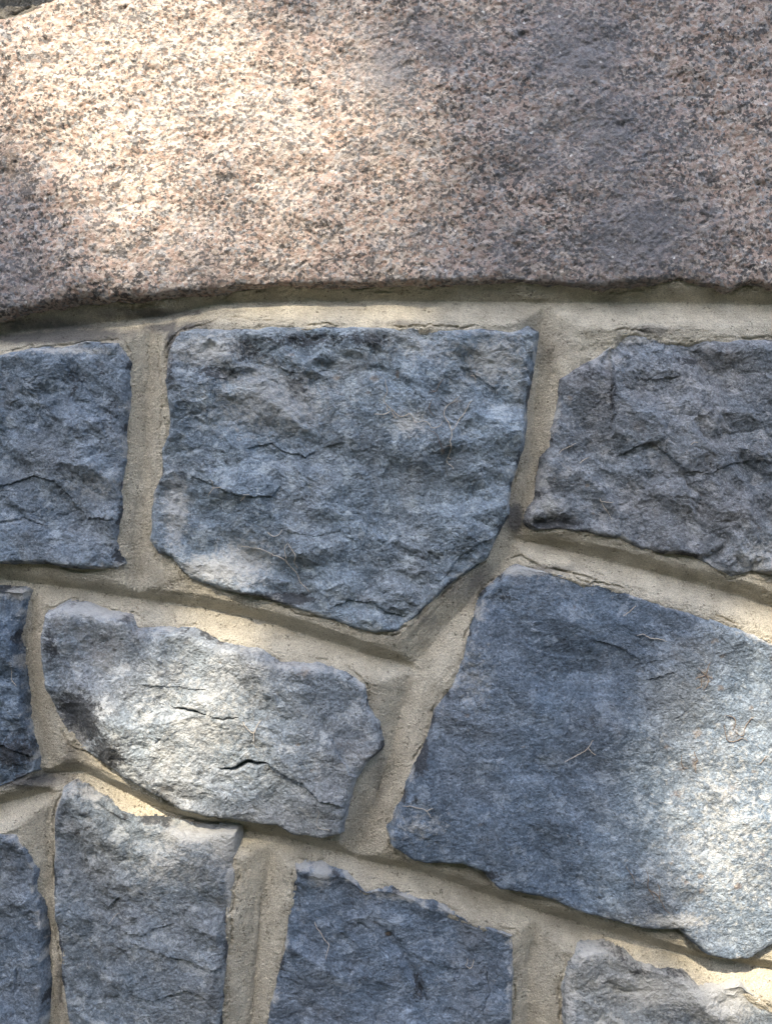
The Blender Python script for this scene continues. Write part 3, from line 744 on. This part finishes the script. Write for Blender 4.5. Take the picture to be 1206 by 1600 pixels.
# ---- mortar
def mortar_field(U, V):
    sd = np.full(U.shape, -1e3, f32)
    for k, s in S.items():
        x0, x1, y0, y1 = s['box']
        m = (U > x0 - 40) & (U < x1 + 40) & (V > y0 - 40) & (V < y1 + 40)
        if m.any():
            sd[m] = np.maximum(sd[m], stone_sdf(s, U[m], V[m]))
    wu = U + 0.9 * fbm(U / 25, V / 25, 3, 301); wv = V + 0.9 * fbm(U / 25 + 7, V / 25, 3, 304)
    H = np.full(U.shape, 1e3, f32); D = np.full(U.shape, 1e3, f32); SD = np.zeros(U.shape, f32); AR = np.zeros(U.shape, f32)
    CW = np.full(U.shape, 1e-9, f32); CS = np.full(U.shape, 4e-9, f32); ES = np.full(U.shape, 1e-30, np.float64)
    for i, (pts, up, lo, dep, cu, cl) in enumerate(CR):
        a = np.array(pts)
        m = (U > a[:, 0].min() - 60) & (U < a[:, 0].max() + 60) & (V > a[:, 1].min() - 60) & (V < a[:, 1].max() + 60)
        if not m.any(): continue
        d, side, arc, L = d_line(wu[m], wv[m], pts)
        h = dep + np.where(side > 0, up, lo) * d
        better = h < H[m]
        H[m] = np.where(better, h, H[m])
        wgt = np.exp(-h / 3.0); CW[m] += wgt; CS[m] += wgt * np.where(side > 0, cu, cl)
        ES[m] += np.exp(-h.astype(np.float64) / 0.9)
        D[m] = np.where(better, d, D[m]); SD[m] = np.where(better, side * d, SD[m]); AR[m] = np.where(better, arc * L + 999 * i, AR[m])
    CAP = CS / CW
    H = np.where(H > 500, H, (-0.9 * np.log(ES)).astype(f32))
    # soft rounding of the crease and a cap where the mortar meets the stones
    H = H + 0.5 * np.exp(-(D / 1.0) ** 2)
    cap = CAP + 1.4 * fbm(U / 24, V / 24, 3, 311)
    k = 1.6
    H = np.where(H > 500, cap, -k * np.log(np.exp(-np.clip(H, -60, 60) / k) + np.exp(-cap / k)))
    # trowel strokes along the joint, sandy skin, crumbly lip at the stones
    H += 0.7 * fbm(SD / 3.2, AR / 70, 3, 321) + 0.8 * fbm(U / 38, V / 38, 2, 325)
    near = np.exp(-np.abs(sd) / 4.5)
    H -= 0.9 * np.maximum(sd - 1.2, 0)
    lip = smooth(-0.25, 0.5, fbm(U / 26, V / 26, 2, 331))
    H += near * (lip * (0.8 + 0.9 * fbm(U / 5, V / 5, 3, 341, 0.6)) - (1 - lip) * 1.0)
    H += (0.3 + 0.6 * near) * fbm(U / 2.4, V / 2.4, 2, 351, 0.7)
    # cracks and crumbling where the mortar has shrunk from the stones
    off = -sd - 3.2 - 3.0 * fbm(U / 30, V / 30, 3, 391)
    on = smooth(0.0, 0.35, fbm(U / 55, V / 55, 2, 395))
    jag = 1.1 * fbm(U / 4, V / 4, 2, 397)
    H -= 2.6 * on * np.exp(-((off + jag) / 0.75) ** 2) * (sd < -0.5)
    H -= 1.2 * smooth(0.1, 0.5, fbm(U / 45, V / 45, 2, 399)) * near * (0.5 + fbm(U / 5, V / 5, 3, 401))
    # loose pock marks
    d1, d2, hh = worley(U / 9, V / 9, 5)
    H -= 1.3 * np.exp(-(d1 * 9 / 1.3) ** 2) * (hh[..., 2] > 0.86)
    # crumbled bedding just under the granite
    return H, sd, D, SD

MCRACK = [([(150, 473), (195, 469), (240, 465), (285, 458), (345, 450)], 7, 2.6), ([(300, 521), (345, 497), (372, 495), (400, 503), (430, 500)], 1.6, .8), ([(50, 545), (100, 541), (130, 536), (187, 531)], 3.0, 1.4),
          ([(905, 885), (970, 912), (1030, 932), (1080, 948)], 1.3, .7), ([(800, 872), (815, 868), (840, 885), (880, 893), (930, 905)], 3.5, 1.6),
          ([(408, 1390), (404, 1450), (398, 1520), (392, 1598)], 2.0, 1.0), ([(598, 1215), (585, 1255), (590, 1235), (604, 1200)], 1.6, .9),
          ([(80, 1250), (81, 1350), (78, 1420)], 2.2, 1.0), ([(92, 1480), (100, 1520), (95, 1560), (106, 1598)], 3, 1.4), ([(245, 520), (255, 620), (250, 700)], 2.0, 1.2)]
MDARK = [(15, 2, 90, 30, .55), (60, 520, 130, 12, 1.0), (290, 505, 50, 14, .6), (262, 540, 10, 60, .9), (100, 515, 120, 14, .85), (60, 500, 120, 14, .7), (250, 505, 40, 12, .7), (810, 810, 16, 26, .95), (740, 910, 70, 40, .45), (800, 800, 12, 14, .9), (620, 500, 40, 8, .45),  # grimy smears; patches on the diagonal joint paint the overhanging stone's shadow
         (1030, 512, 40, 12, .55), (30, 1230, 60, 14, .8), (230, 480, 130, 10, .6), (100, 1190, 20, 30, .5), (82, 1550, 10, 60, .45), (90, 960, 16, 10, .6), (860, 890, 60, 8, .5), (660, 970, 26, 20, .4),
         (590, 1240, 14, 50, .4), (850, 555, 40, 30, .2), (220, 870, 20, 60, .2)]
def finish_mortar(U, V, H, sd, D, SD):
    for pts, dep, w in MCRACK:
        fu = U + 0.9 * fbm(U / 7, V / 7, 3, 361); fv = V + 0.9 * fbm(U / 7 + 11, V / 7, 3, 364)
        H = H + crack(fu, fv, pts, dep, w, 0)
    # rough crumbled band where the granite was bedded
    c = np.interp(U, [at(x, 0)[0] for x in (-300, 250, 360, 700, 860, 1206)], [at(0, y)[1] for y in (545, 472, 460, 458, 455, 455)]).astype(f32)
    band = np.exp(-((V - c) / 8.0) ** 2) * (np.abs(U) < 420) * smooth(-0.6, 0.2, fbm(U / 70, V / 200, 2, 371))
    H = H + band * (1.6 * ridged(U / 9, V / 5, 3, 375) - 0.3)
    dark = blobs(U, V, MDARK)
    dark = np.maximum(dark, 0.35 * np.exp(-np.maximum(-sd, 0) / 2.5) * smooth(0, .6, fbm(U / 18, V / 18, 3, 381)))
    return H, dark

mstep = 1.05
fu0, fu1, fv0, fv1 = -412.0, 412.0, -535.0, 540.0
U, V = np.meshgrid(np.arange(fu0, fu1, mstep, dtype=f32), np.arange(fv0, fv1, mstep, dtype=f32))
H, sd, D, SD = mortar_field(U, V)
H, dk = finish_mortar(U, V, H, sd, D, SD)
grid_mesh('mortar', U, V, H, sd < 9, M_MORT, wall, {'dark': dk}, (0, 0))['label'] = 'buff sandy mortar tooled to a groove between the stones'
oX0, oX1 = at(XL, 0)[0], at(XR, 0)[0]; oY0, oY1 = at(0, 2640)[1], at(0, -480)[1]
U, V = np.meshgrid(np.arange(oX0, oX1, 4.0, dtype=f32), np.arange(oY0, oY1, 4.0, dtype=f32))
H, sd, D, SD = mortar_field(U, V)
inside = (U > fu0 + 5) & (U < fu1 - 6) & (V > fv0 + 5) & (V < fv1 - 6)
keep = (sd < 14) & ~inside
grid_mesh('mortar', U, V, H - 0.8, keep, M_MORT, wall, {'dark': np.zeros_like(U)}, (0, 0))

def box_mesh(name, lo, hi, mat, parent=None):
    me = bpy.data.meshes.new(name)
    x0, y0, z0 = lo; x1, y1, z1 = hi
    vs = [(x, y, z) for x in (x0, x1) for y in (y0, y1) for z in (z0, z1)]
    fs = [(0, 1, 3, 2), (4, 6, 7, 5), (0, 4, 5, 1), (2, 3, 7, 6), (0, 2, 6, 4), (1, 5, 7, 3)]
    me.from_pydata(vs, [], fs); me.materials.append(mat)
    o = bpy.data.objects.new(name, me); COL.objects.link(o); o.parent = parent
    return o
box_mesh('wall_core', (oX0 / 1000, 0.046, oY0 / 1000), (oX1 / 1000, 0.45, oY1 / 1000), M_MORT, wall)

# ------------------------------------------------------------------ dry rootlets left by a climber
def surf(key, u, v):
    us, vs, Hh, _ = HF[key]
    i = min(max(int((u - us[0]) / (us[1] - us[0])), 0), len(us) - 2); j = min(max(int((v - vs[0]) / (vs[1] - vs[0])), 0), len(vs) - 2)
    return float(Hh[j:j + 2, i:i + 2].max())

def rootlet(key, strands, label, rad=0.62, mat=None, lift=0.9):
    """strands: lists of photograph points; thin bent tubes lying on the stone"""
    verts, faces = [], []
    for st in strands:
        P = [at(x, y, 22) for x, y in st]
        # Catmull-Rom resample with a little waver
        Q = []; ph = random.uniform(0, 6)
        n = len(P)
        for i in range(n - 1):
            p0 = P[max(i - 1, 0)]; p1 = P[i]; p2 = P[i + 1]; p3 = P[min(i + 2, n - 1)]
            m = max(2, int(math.dist(p1, p2) / 1.4))
            for k in range(m):
                t = k / m
                q = [0.5 * ((2 * p1[c]) + (-p0[c] + p2[c]) * t + (2 * p0[c] - 5 * p1[c] + 4 * p2[c] - p3[c]) * t * t + (-p0[c] + 3 * p1[c] - 3 * p2[c] + p3[c]) * t ** 3) for c in (0, 1)]
                Q.append((q[0] + .7 * math.sin(ph + len(Q) * .55) + random.gauss(0, .15), q[1] + .7 * math.cos(ph * 2 + len(Q) * .47) + random.gauss(0, .15)))
        Q.append(P[-1])
        hs = [surf(key, *q) for q in Q]
        hs = [max(hs[max(0, i - 1):i + 2]) + lift for i in range(len(hs))]
        m = len(Q); base = len(verts); NS = 5
        for i, (q, h) in enumerate(zip(Q, hs)):
            a = Q[max(i - 1, 0)]; b = Q[min(i + 1, m - 1)]
            tx, ty = b[0] - a[0], b[1] - a[1]; l = math.hypot(tx, ty) + 1e-6
            nx, ny = -ty / l, tx / l
            r = 0.68 * rad * (0.55 + 0.45 * math.sin(math.pi * (i + 0.6) / (m + 0.2))) * random.uniform(.85, 1.15)
            for s_ in range(NS):
                an = 2 * math.pi * s_ / NS
                o1, o2 = r * math.cos(an), r * math.sin(an)
                verts.append(((q[0] + nx * o1) / 1000, -(h + o2) / 1000, (q[1] + ny * o1) / 1000))
            if i:
                for s_ in range(NS):
                    s2 = (s_ + 1) % NS
                    faces.append((base + (i - 1) * NS + s_, base + (i - 1) * NS + s2, base + i * NS + s2, base + i * NS + s_))
        faces.append(tuple(base + s_ for s_ in range(NS))); faces.append(tuple(base + (m - 1) * NS + s_ for s_ in reversed(range(NS))))
    c = np.mean(np.array(verts), 0)
    me = bpy.data.meshes.new('dry_rootlet')
    me.from_pydata([tuple(np.array(p) - c) for p in verts], [], faces)
    me.polygons.foreach_set('use_smooth', [True] * len(me.polygons))
    me.materials.append(mat or M_ROOT)
    o = bpy.data.objects.new('dry_rootlet', me); COL.objects.link(o)
    o.location = (c[0], c[1], c[2] + ZC)
    o['label'] = label; o['category'] = 'rootlet'; o['group'] = 'dry rootlets of a climber on the stones'
    return o

def zc(sc, ox, oy):
    return lambda *pts: [(ox + x / sc, oy + y / sc) for x, y in pts]
a = zc(6.7, 580, 560)
rootlet('C', [a((140, 190), (165, 330), (130, 410), (180, 500), (210, 530), (280, 580), (350, 600), (400, 580), (460, 650), (540, 650), (610, 690), (650, 720), (710, 700), (745, 650)),
              a((30, 580), (130, 570), (210, 530)), a((165, 500), (165, 540)), a((210, 540), (260, 620))], 'long pale wavy rootlet running left to right on the central stone')
rootlet('C', [a((940, 380), (850, 440), (800, 490), (770, 590), (820, 680), (840, 740), (830, 850), (840, 930), (800, 1040), (830, 1110), (865, 1150)),
              a((840, 740), (910, 680), (950, 590), (1010, 520), (1060, 430)), a((800, 1040), (840, 1045))], 'pale forked rootlet hanging straight down on right half of the central stone', 0.7)
rootlet('C', [a((770, 190), (710, 260), (690, 320), (610, 340))], 'short rootlet above the forked one on the central stone', 0.55, M_ROOTD)
rootlet('C', [a((650, 410), (600, 520), (650, 590))], 'short brown bent rootlet left of the forked one on the central stone', 0.55, M_ROOTD)
rootlet('C', [a((620, 760), (690, 810), (730, 890), (760, 930), (830, 910)), a((730, 890), (760, 980))], 'thin brown rootlet below the long wavy one on the central stone', 0.5, M_ROOTD)
rootlet('C', [a((1050, 160), (1080, 150), (1110, 200))], 'tiny pale curl at upper right of the central stone', 0.6)
b = zc(2.412, 0, 430)
rootlet('C', [b((900, 1030), (930, 1025), (1000, 1045), (1070, 1080), (1110, 1130), (1140, 1180), (1160, 1200)), b((1085, 1008), (1068, 1040), (1078, 1085)), b((1085, 1015), (1108, 1050), (1106, 1085), (1120, 1110)),
              b((1000, 970), (1030, 985), (1060, 960))], 'pale branching rootlet near lower left edge of the central stone')
rootlet('C', [b((790, 770), (800, 800), (775, 835)), b((795, 800), (835, 798))], 'small forked rootlet at middle left of the central stone', 0.5)
rootlet('C', [b((930, 828), (905, 850)), b((915, 830), (940, 826))], 'tiny pale rootlet under the ledge of the central stone', 0.5)
d = zc(2.831, 780, 430)
rootlet('D', [d((270, 790), (310, 755), (350, 740))], 'straight pale rootlet nearest the left edge of the right-hand stone', 0.5)
rootlet('D', [d((370, 830), (390, 812), (412, 800))], 'second short pale rootlet on the right-hand stone', 0.55)
rootlet('D', [d((460, 980), (465, 1000), (490, 1008), (520, 1003)), d((465, 1000), (490, 1040), (515, 1082))], 'small hooked rootlet low on the right-hand stone', 0.55)
rootlet('D', [d((850, 750), (865, 735), (880, 740))], 'tiny curl in the middle of the right-hand stone', 0.5)
e = zc(1.945, 0, 860)
rootlet('E', [e((738, 518), (770, 550), (795, 516)), e((770, 550), (774, 575), (780, 600))], 'pale Y-shaped rootlet on the cracked sunlit stone', 0.6)
rootlet('E', [e((970, 788), (962, 830), (972, 852), (1000, 855))], 'pale hooked rootlet at lower right of the cracked stone', 0.55)
rootlet('F', [e((25, 365), (22, 395), (36, 420))], 'tiny pale rootlet on the narrow stone at the left edge', 0.5)
j = zc(1.9265, 580, 820)
rootlet('J', [j((590, 720), (640, 692), (672, 655)), j((655, 675), (680, 700))], 'pale rootlet in the middle of the largest stone', 0.6)
rootlet('J', [j((808, 340), (830, 335), (860, 348), (900, 355))], 'wavy pale rootlet near the top of the largest stone', 0.65)
rootlet('J', [j((770, 278), (790, 262), (806, 248))], 'straight short rootlet at top of the largest stone', 0.55)
rootlet('J', [j((985, 430), (1005, 450), (1020, 470), (1010, 505)), j((1030, 420), (1015, 450), (985, 470)), j((1005, 465), (1000, 490), (985, 500)), j((1010, 450), (1035, 470))], 'star-shaped brown rootlet knot at upper right of the largest stone', 0.6, M_ROOTD)
rootlet('J', [j((1078, 580), (1100, 585), (1110, 600), (1100, 625)), j((1078, 610), (1080, 650), (1095, 662), (1125, 652), (1145, 660)), j((1110, 628), (1130, 645), (1150, 600), (1165, 590))], 'ring-like rootlet tangle by the right edge of the largest stone', 0.6, M_ROOTD)
rootlet('J', [j((985, 690), (990, 715), (985, 735), (992, 760)), j((940, 700), (950, 740), (965, 745))], 'short upright brown rootlet left of the ring-like tangle', 0.55, M_ROOTD)
rootlet('J', [j((830, 1045), (838, 1100), (870, 1125), (880, 1158), (897, 1170)), j((868, 1125), (862, 1080)), j((838, 1100), (850, 1130))], 'reddish branching rootlet near the foot of the largest stone', 0.6, M_ROOTD)
rootlet('J', [j((770, 1030), (785, 1060), (795, 1085))], 'thin brown rootlet left of the reddish one', 0.45, M_ROOTD)
rootlet('J', [j((95, 850), (125, 848), (155, 858), (182, 882)), j((165, 865), (185, 855))], 'dark curled rootlet at the left corner of the largest stone', 0.55, M_ROOT)
rootlet('J', [j((1180, 728), (1195, 715), (1206, 705))], 'short brown rootlet cut off by the right edge', 0.6, M_ROOTD)
rootlet('J', [j((385, 525), (400, 545), (430, 560), (435, 590))], 'thin rootlet at top left corner of the largest stone', 0.4) if False else None
i_ = zc(1.945, 0, 1200)
rootlet('I', [i_((955, 490), (960, 515), (985, 545), (995, 570), (988, 602))], 'pale wavy rootlet on the blue stone with the groove', 0.6)
k_ = zc(1.927, 580, 1250)
rootlet('I', [k_((288, 520), (305, 528), (312, 508)), k_((295, 505), (290, 520))], 'small pale forked rootlet right of the groove', 0.5)
rootlet('H', [i_((315, 492), (340, 470), (352, 462))], 'thin pale rootlet on the stone with lime flecks', 0.45)

# ------------------------------------------------------------------ ground
gm = bpy.data.meshes.new('ground')
R = 150.0
gm.from_pydata([(-R, -R, 0), (R, -R, 0), (R, R, 0), (-R, R, 0)], [], [(0, 1, 2, 3)]); gm.materials.append(M_GRASS)
go = bpy.data.objects.new('ground', gm); COL.objects.link(go); go['kind'] = 'structure'
pm = bpy.data.meshes.new('planting_bed')
pm.from_pydata([(-12, -2.6, .004), (12, -2.6, .004), (12, -0.02, .004), (-12, -0.02, .004)], [], [(0, 1, 2, 3)]); pm.materials.append(M_PAVE)
po = bpy.data.objects.new('planting_bed', pm); COL.objects.link(po); po['kind'] = 'structure'

# ------------------------------------------------------------------ the tree whose crown dapples the wall
# gaps in the crown through which the sun reaches the wall: photograph px, radii px, openness
GAPS = [(200, 130, 270, 220, 1.0), (330, 260, 360, 240, .9), (450, 80, 240, 140, .7), (680, 350, 110, 70, .45), (1215, 230, 50, 120, .4),
        (690, 10, 100, 50, .5), (310, 1120, 130, 85, 1.0), (400, 1220, 120, 55, .95), (340, 980, 120, 36, .8), (230, 1270, 110, 50, 1.0), (260, 1335, 80, 60, .75), (400, 1330, 60, 60, .7),
        (1240, 1240, 250, 260, 1.0), (1120, 1450, 150, 100, 1.0), (1180, 1560, 140, 80, 1.0), (1000, 1520, 90, 50, .6), (1190, 980, 90, 60, .6), (600, 488, 230, 40, .75), (370, 890, 60, 36, .4), (1180, 850, 60, 60, .4)]
DENSE = [(960, 200, 190, 230), (140, 1010, 70, 55), (800, 1200, 170, 150), (600, 1520, 170, 90), (20, 1100, 60, 120), (100, 700, 120, 140), (20, 430, 70, 60), (560, 1150, 60, 90)]
DP = [(at(x, y)[0] / 1000, at(x, y)[1] / 1000 + ZC, rx * PX / 1000, ry * PX / 1000) for x, y, rx, ry in DENSE]
GP = [(at(x, y)[0] / 1000, at(x, y)[1] / 1000 + ZC, 1.22 * rx * PX / 1000, 1.22 * ry * PX / 1000, o) for x, y, rx, ry, o in GAPS]
tree = bpy.data.objects.new('shade_tree', None); COL.objects.link(tree)
CC = Vector((0.15, 0, ZC)) + SUN * 9.2
tree.location = (CC.x + 0.4, CC.y - 0.3, 0)
tree['label'] = 'leafy green tree standing behind the viewer and shading the wall'; tree['category'] = 'tree'
TB = Vector(tree.location)
def limb(path, r0, r1, ns=9):
    vs, fs = [], []
    n = len(path)
    for i, p in enumerate(path):
        t = (path[min(i + 1, n - 1)] - path[max(i - 1, 0)]).normalized()
        x = t.orthogonal().normalized(); y = t.cross(x)
        r = r0 + (r1 - r0) * i / (n - 1)
        for k in range(ns):
            an = 2 * math.pi * k / ns
            q = p + x * math.cos(an) * r + y * math.sin(an) * r
            vs.append(tuple(q - TB))
        if i:
            for k in range(ns):
                k2 = (k + 1) % ns
                fs.append(((i - 1) * ns + k, (i - 1) * ns + k2, i * ns + k2, i * ns + k))
    return vs, fs
tv, tf = [], []
def add_limb(path, r0, r1):
    vs, fs = limb(path, r0, r1); o = len(tv)
    tv.extend(vs); tf.extend(tuple(o + q for q in f) for f in fs)
trunk_top = Vector((CC.x + .3, CC.y - .2, CC.z - 1.6))
add_limb([TB + (trunk_top - TB) * t + Vector((0.08 * math.sin(5 * t), 0.06 * math.cos(4 * t), 0)) for t in np.linspace(0, 1, 10)], 0.24, 0.14)
def ramp01(t):
    t = min(max(t, 0.0), 1.0)
    return t * t * (3 - 2 * t)
def openness(p):
    t = -p.y / -SUN.y if SUN.y else 0
    t = p.y / SUN.y
    q = p - SUN * t
    o = 0.0
    for gx, gz, rx, rz, a in GP:
        dd = ((q.x - gx) / rx) ** 2 + ((q.z - gz) / rz) ** 2
        if dd < 4: o = max(o, a * (1.0 - ramp01((math.sqrt(dd) - 0.4) / 0.95)))
    return o
for k in range(16):
    an = 2 * math.pi * k / 16 * 2.4; el = random.uniform(0.1, 1.0)
    dv = Vector((math.cos(an), math.sin(an), el)).normalized()
    s0 = TB + (trunk_top - TB) * random.uniform(.75, 1.0)
    path = [s0 + dv * (2.0 * t) + Vector((0, 0, 0.25 * t * t)) for t in np.linspace(0, 1, 5)]
    if all(openness(p) < 0.25 for p in path): add_limb(path, 0.06, 0.015)
tm = bpy.data.meshes.new('trunk'); tm.from_pydata(tv, [], tf); tm.materials.append(M_BARK)
to = bpy.data.objects.new('trunk', tm); COL.objects.link(to); to.parent = tree
lv, lf = [], []
rr = random.Random(5)
def leaf(c, size):
    n = Vector((rr.gauss(0, 1), rr.gauss(0, 1), rr.gauss(0, 1) + .8)).normalized()
    x = n.orthogonal().normalized(); y = n.cross(x)
    an = rr.uniform(0, 6.28); ax = x * math.cos(an) + y * math.sin(an); ay = n.cross(ax)
    o = len(lv)
    for a_, b_, c_ in ((-1, 0, 0), (-.35, .5, .08), (.4, .42, .08), (1, 0, -.1), (.4, -.42, .08), (-.35, -.5, .08)):
        q = c + (ax * a_ + ay * b_ + n * c_) * size - TB
        lv.append(tuple(q))
    lf.extend([(o, o + 1, o + 2, o + 3), (o, o + 3, o + 4, o + 5)])
count = 0
while count < 30000:
    p = Vector((rr.uniform(-1, 1), rr.uniform(-1, 1), rr.uniform(-1, 1)))
    if p.length > 1: continue
    c = CC + Vector((p.x * 2.3, p.y * 1.9, p.z * 2.0))
    if rr.random() < openness(c) * 1.02: count += 0.4; continue
    leaf(c, rr.uniform(.034, .058)); count += 1
for gx, gz, rx, rz in DP:      # thicker sprays of the crown
    for _ in range(int(3600 * rx * rz / 0.01)):
        an, rad = rr.uniform(0, 6.283), math.sqrt(rr.random())
        p = Vector((gx + rx * rad * math.cos(an), 0, gz + rz * rad * math.sin(an)))
        c = p + SUN * rr.uniform(8.2, 10.2)
        if rr.random() < 0.04: leaf(c, rr.uniform(.034, .058))
cm = bpy.data.meshes.new('crown'); cm.from_pydata(lv, [], lf); cm.materials.append(M_LEAF)
co_ = bpy.data.objects.new('crown', cm); COL.objects.link(co_); co_.parent = tree

hedge = bpy.data.objects.new('added_hedge', None); COL.objects.link(hedge); hedge.location = (0, -5.4, 0)  # added unseen hedge: blocks low sky so the wall is lit from above
hedge['label'] = 'tall dense evergreen hedge, added unseen behind the viewer to block the low sky'; hedge['category'] = 'hedge'
HB = Vector((0, -5.4, 0)); HTOP = 4.4
nx_, nz_ = 120, 40
hv, hf = [], []
for iz in range(nz_ + 1):
    for ix in range(nx_ + 1):
        x = -9 + 18 * ix / nx_; z = HTOP * iz / nz_
        d = 0.12 * math.sin(x * 5.1 + z * 2) + 0.1 * math.sin(x * 2.3 - z * 6.1) + rr.uniform(-.06, .06)
        hv.append((x, 0.45 * (1 - (iz / nz_) ** 4) + d * .6, z + (0.15 * math.sin(x * 3.3) if iz == nz_ else 0)))
n0 = len(hv)
for iz in range(nz_):
    for ix in range(nx_):
        q = iz * (nx_ + 1) + ix; hf.append((q, q + 1, q + nx_ + 2, q + nx_ + 1))
hv += [(x, y - 1.0, z) for x, y, z in hv[:n0]]
hf += [tuple(n0 + q for q in reversed(f)) for f in list(hf)]
tp = nz_ * (nx_ + 1)
hf += [(tp + ix, tp + ix + 1, n0 + tp + ix + 1, n0 + tp + ix) for ix in range(nx_)]
hm = bpy.data.meshes.new('inner_foliage'); hm.from_pydata(hv, [], hf); hm.materials.append(M_LEAF)
ho = bpy.data.objects.new('inner_foliage', hm); COL.objects.link(ho); ho.parent = hedge
lv.clear(); lf.clear(); TB = HB
for _ in range(9000):
    leaf(HB + Vector((rr.uniform(-9, 9), rr.uniform(.3, .62), rr.uniform(0, HTOP + .15))), rr.uniform(.04, .08))
hm = bpy.data.meshes.new('leaves'); hm.from_pydata(lv, [], lf); hm.materials.append(M_LEAF)
ho = bpy.data.objects.new('leaves', hm); COL.objects.link(ho); ho.parent = hedge; ho['kind'] = 'stuff'

scene.cycles.use_denoising = True
scene.cycles.denoising_prefilter = 'NONE'
scene.cycles.max_bounces = 6
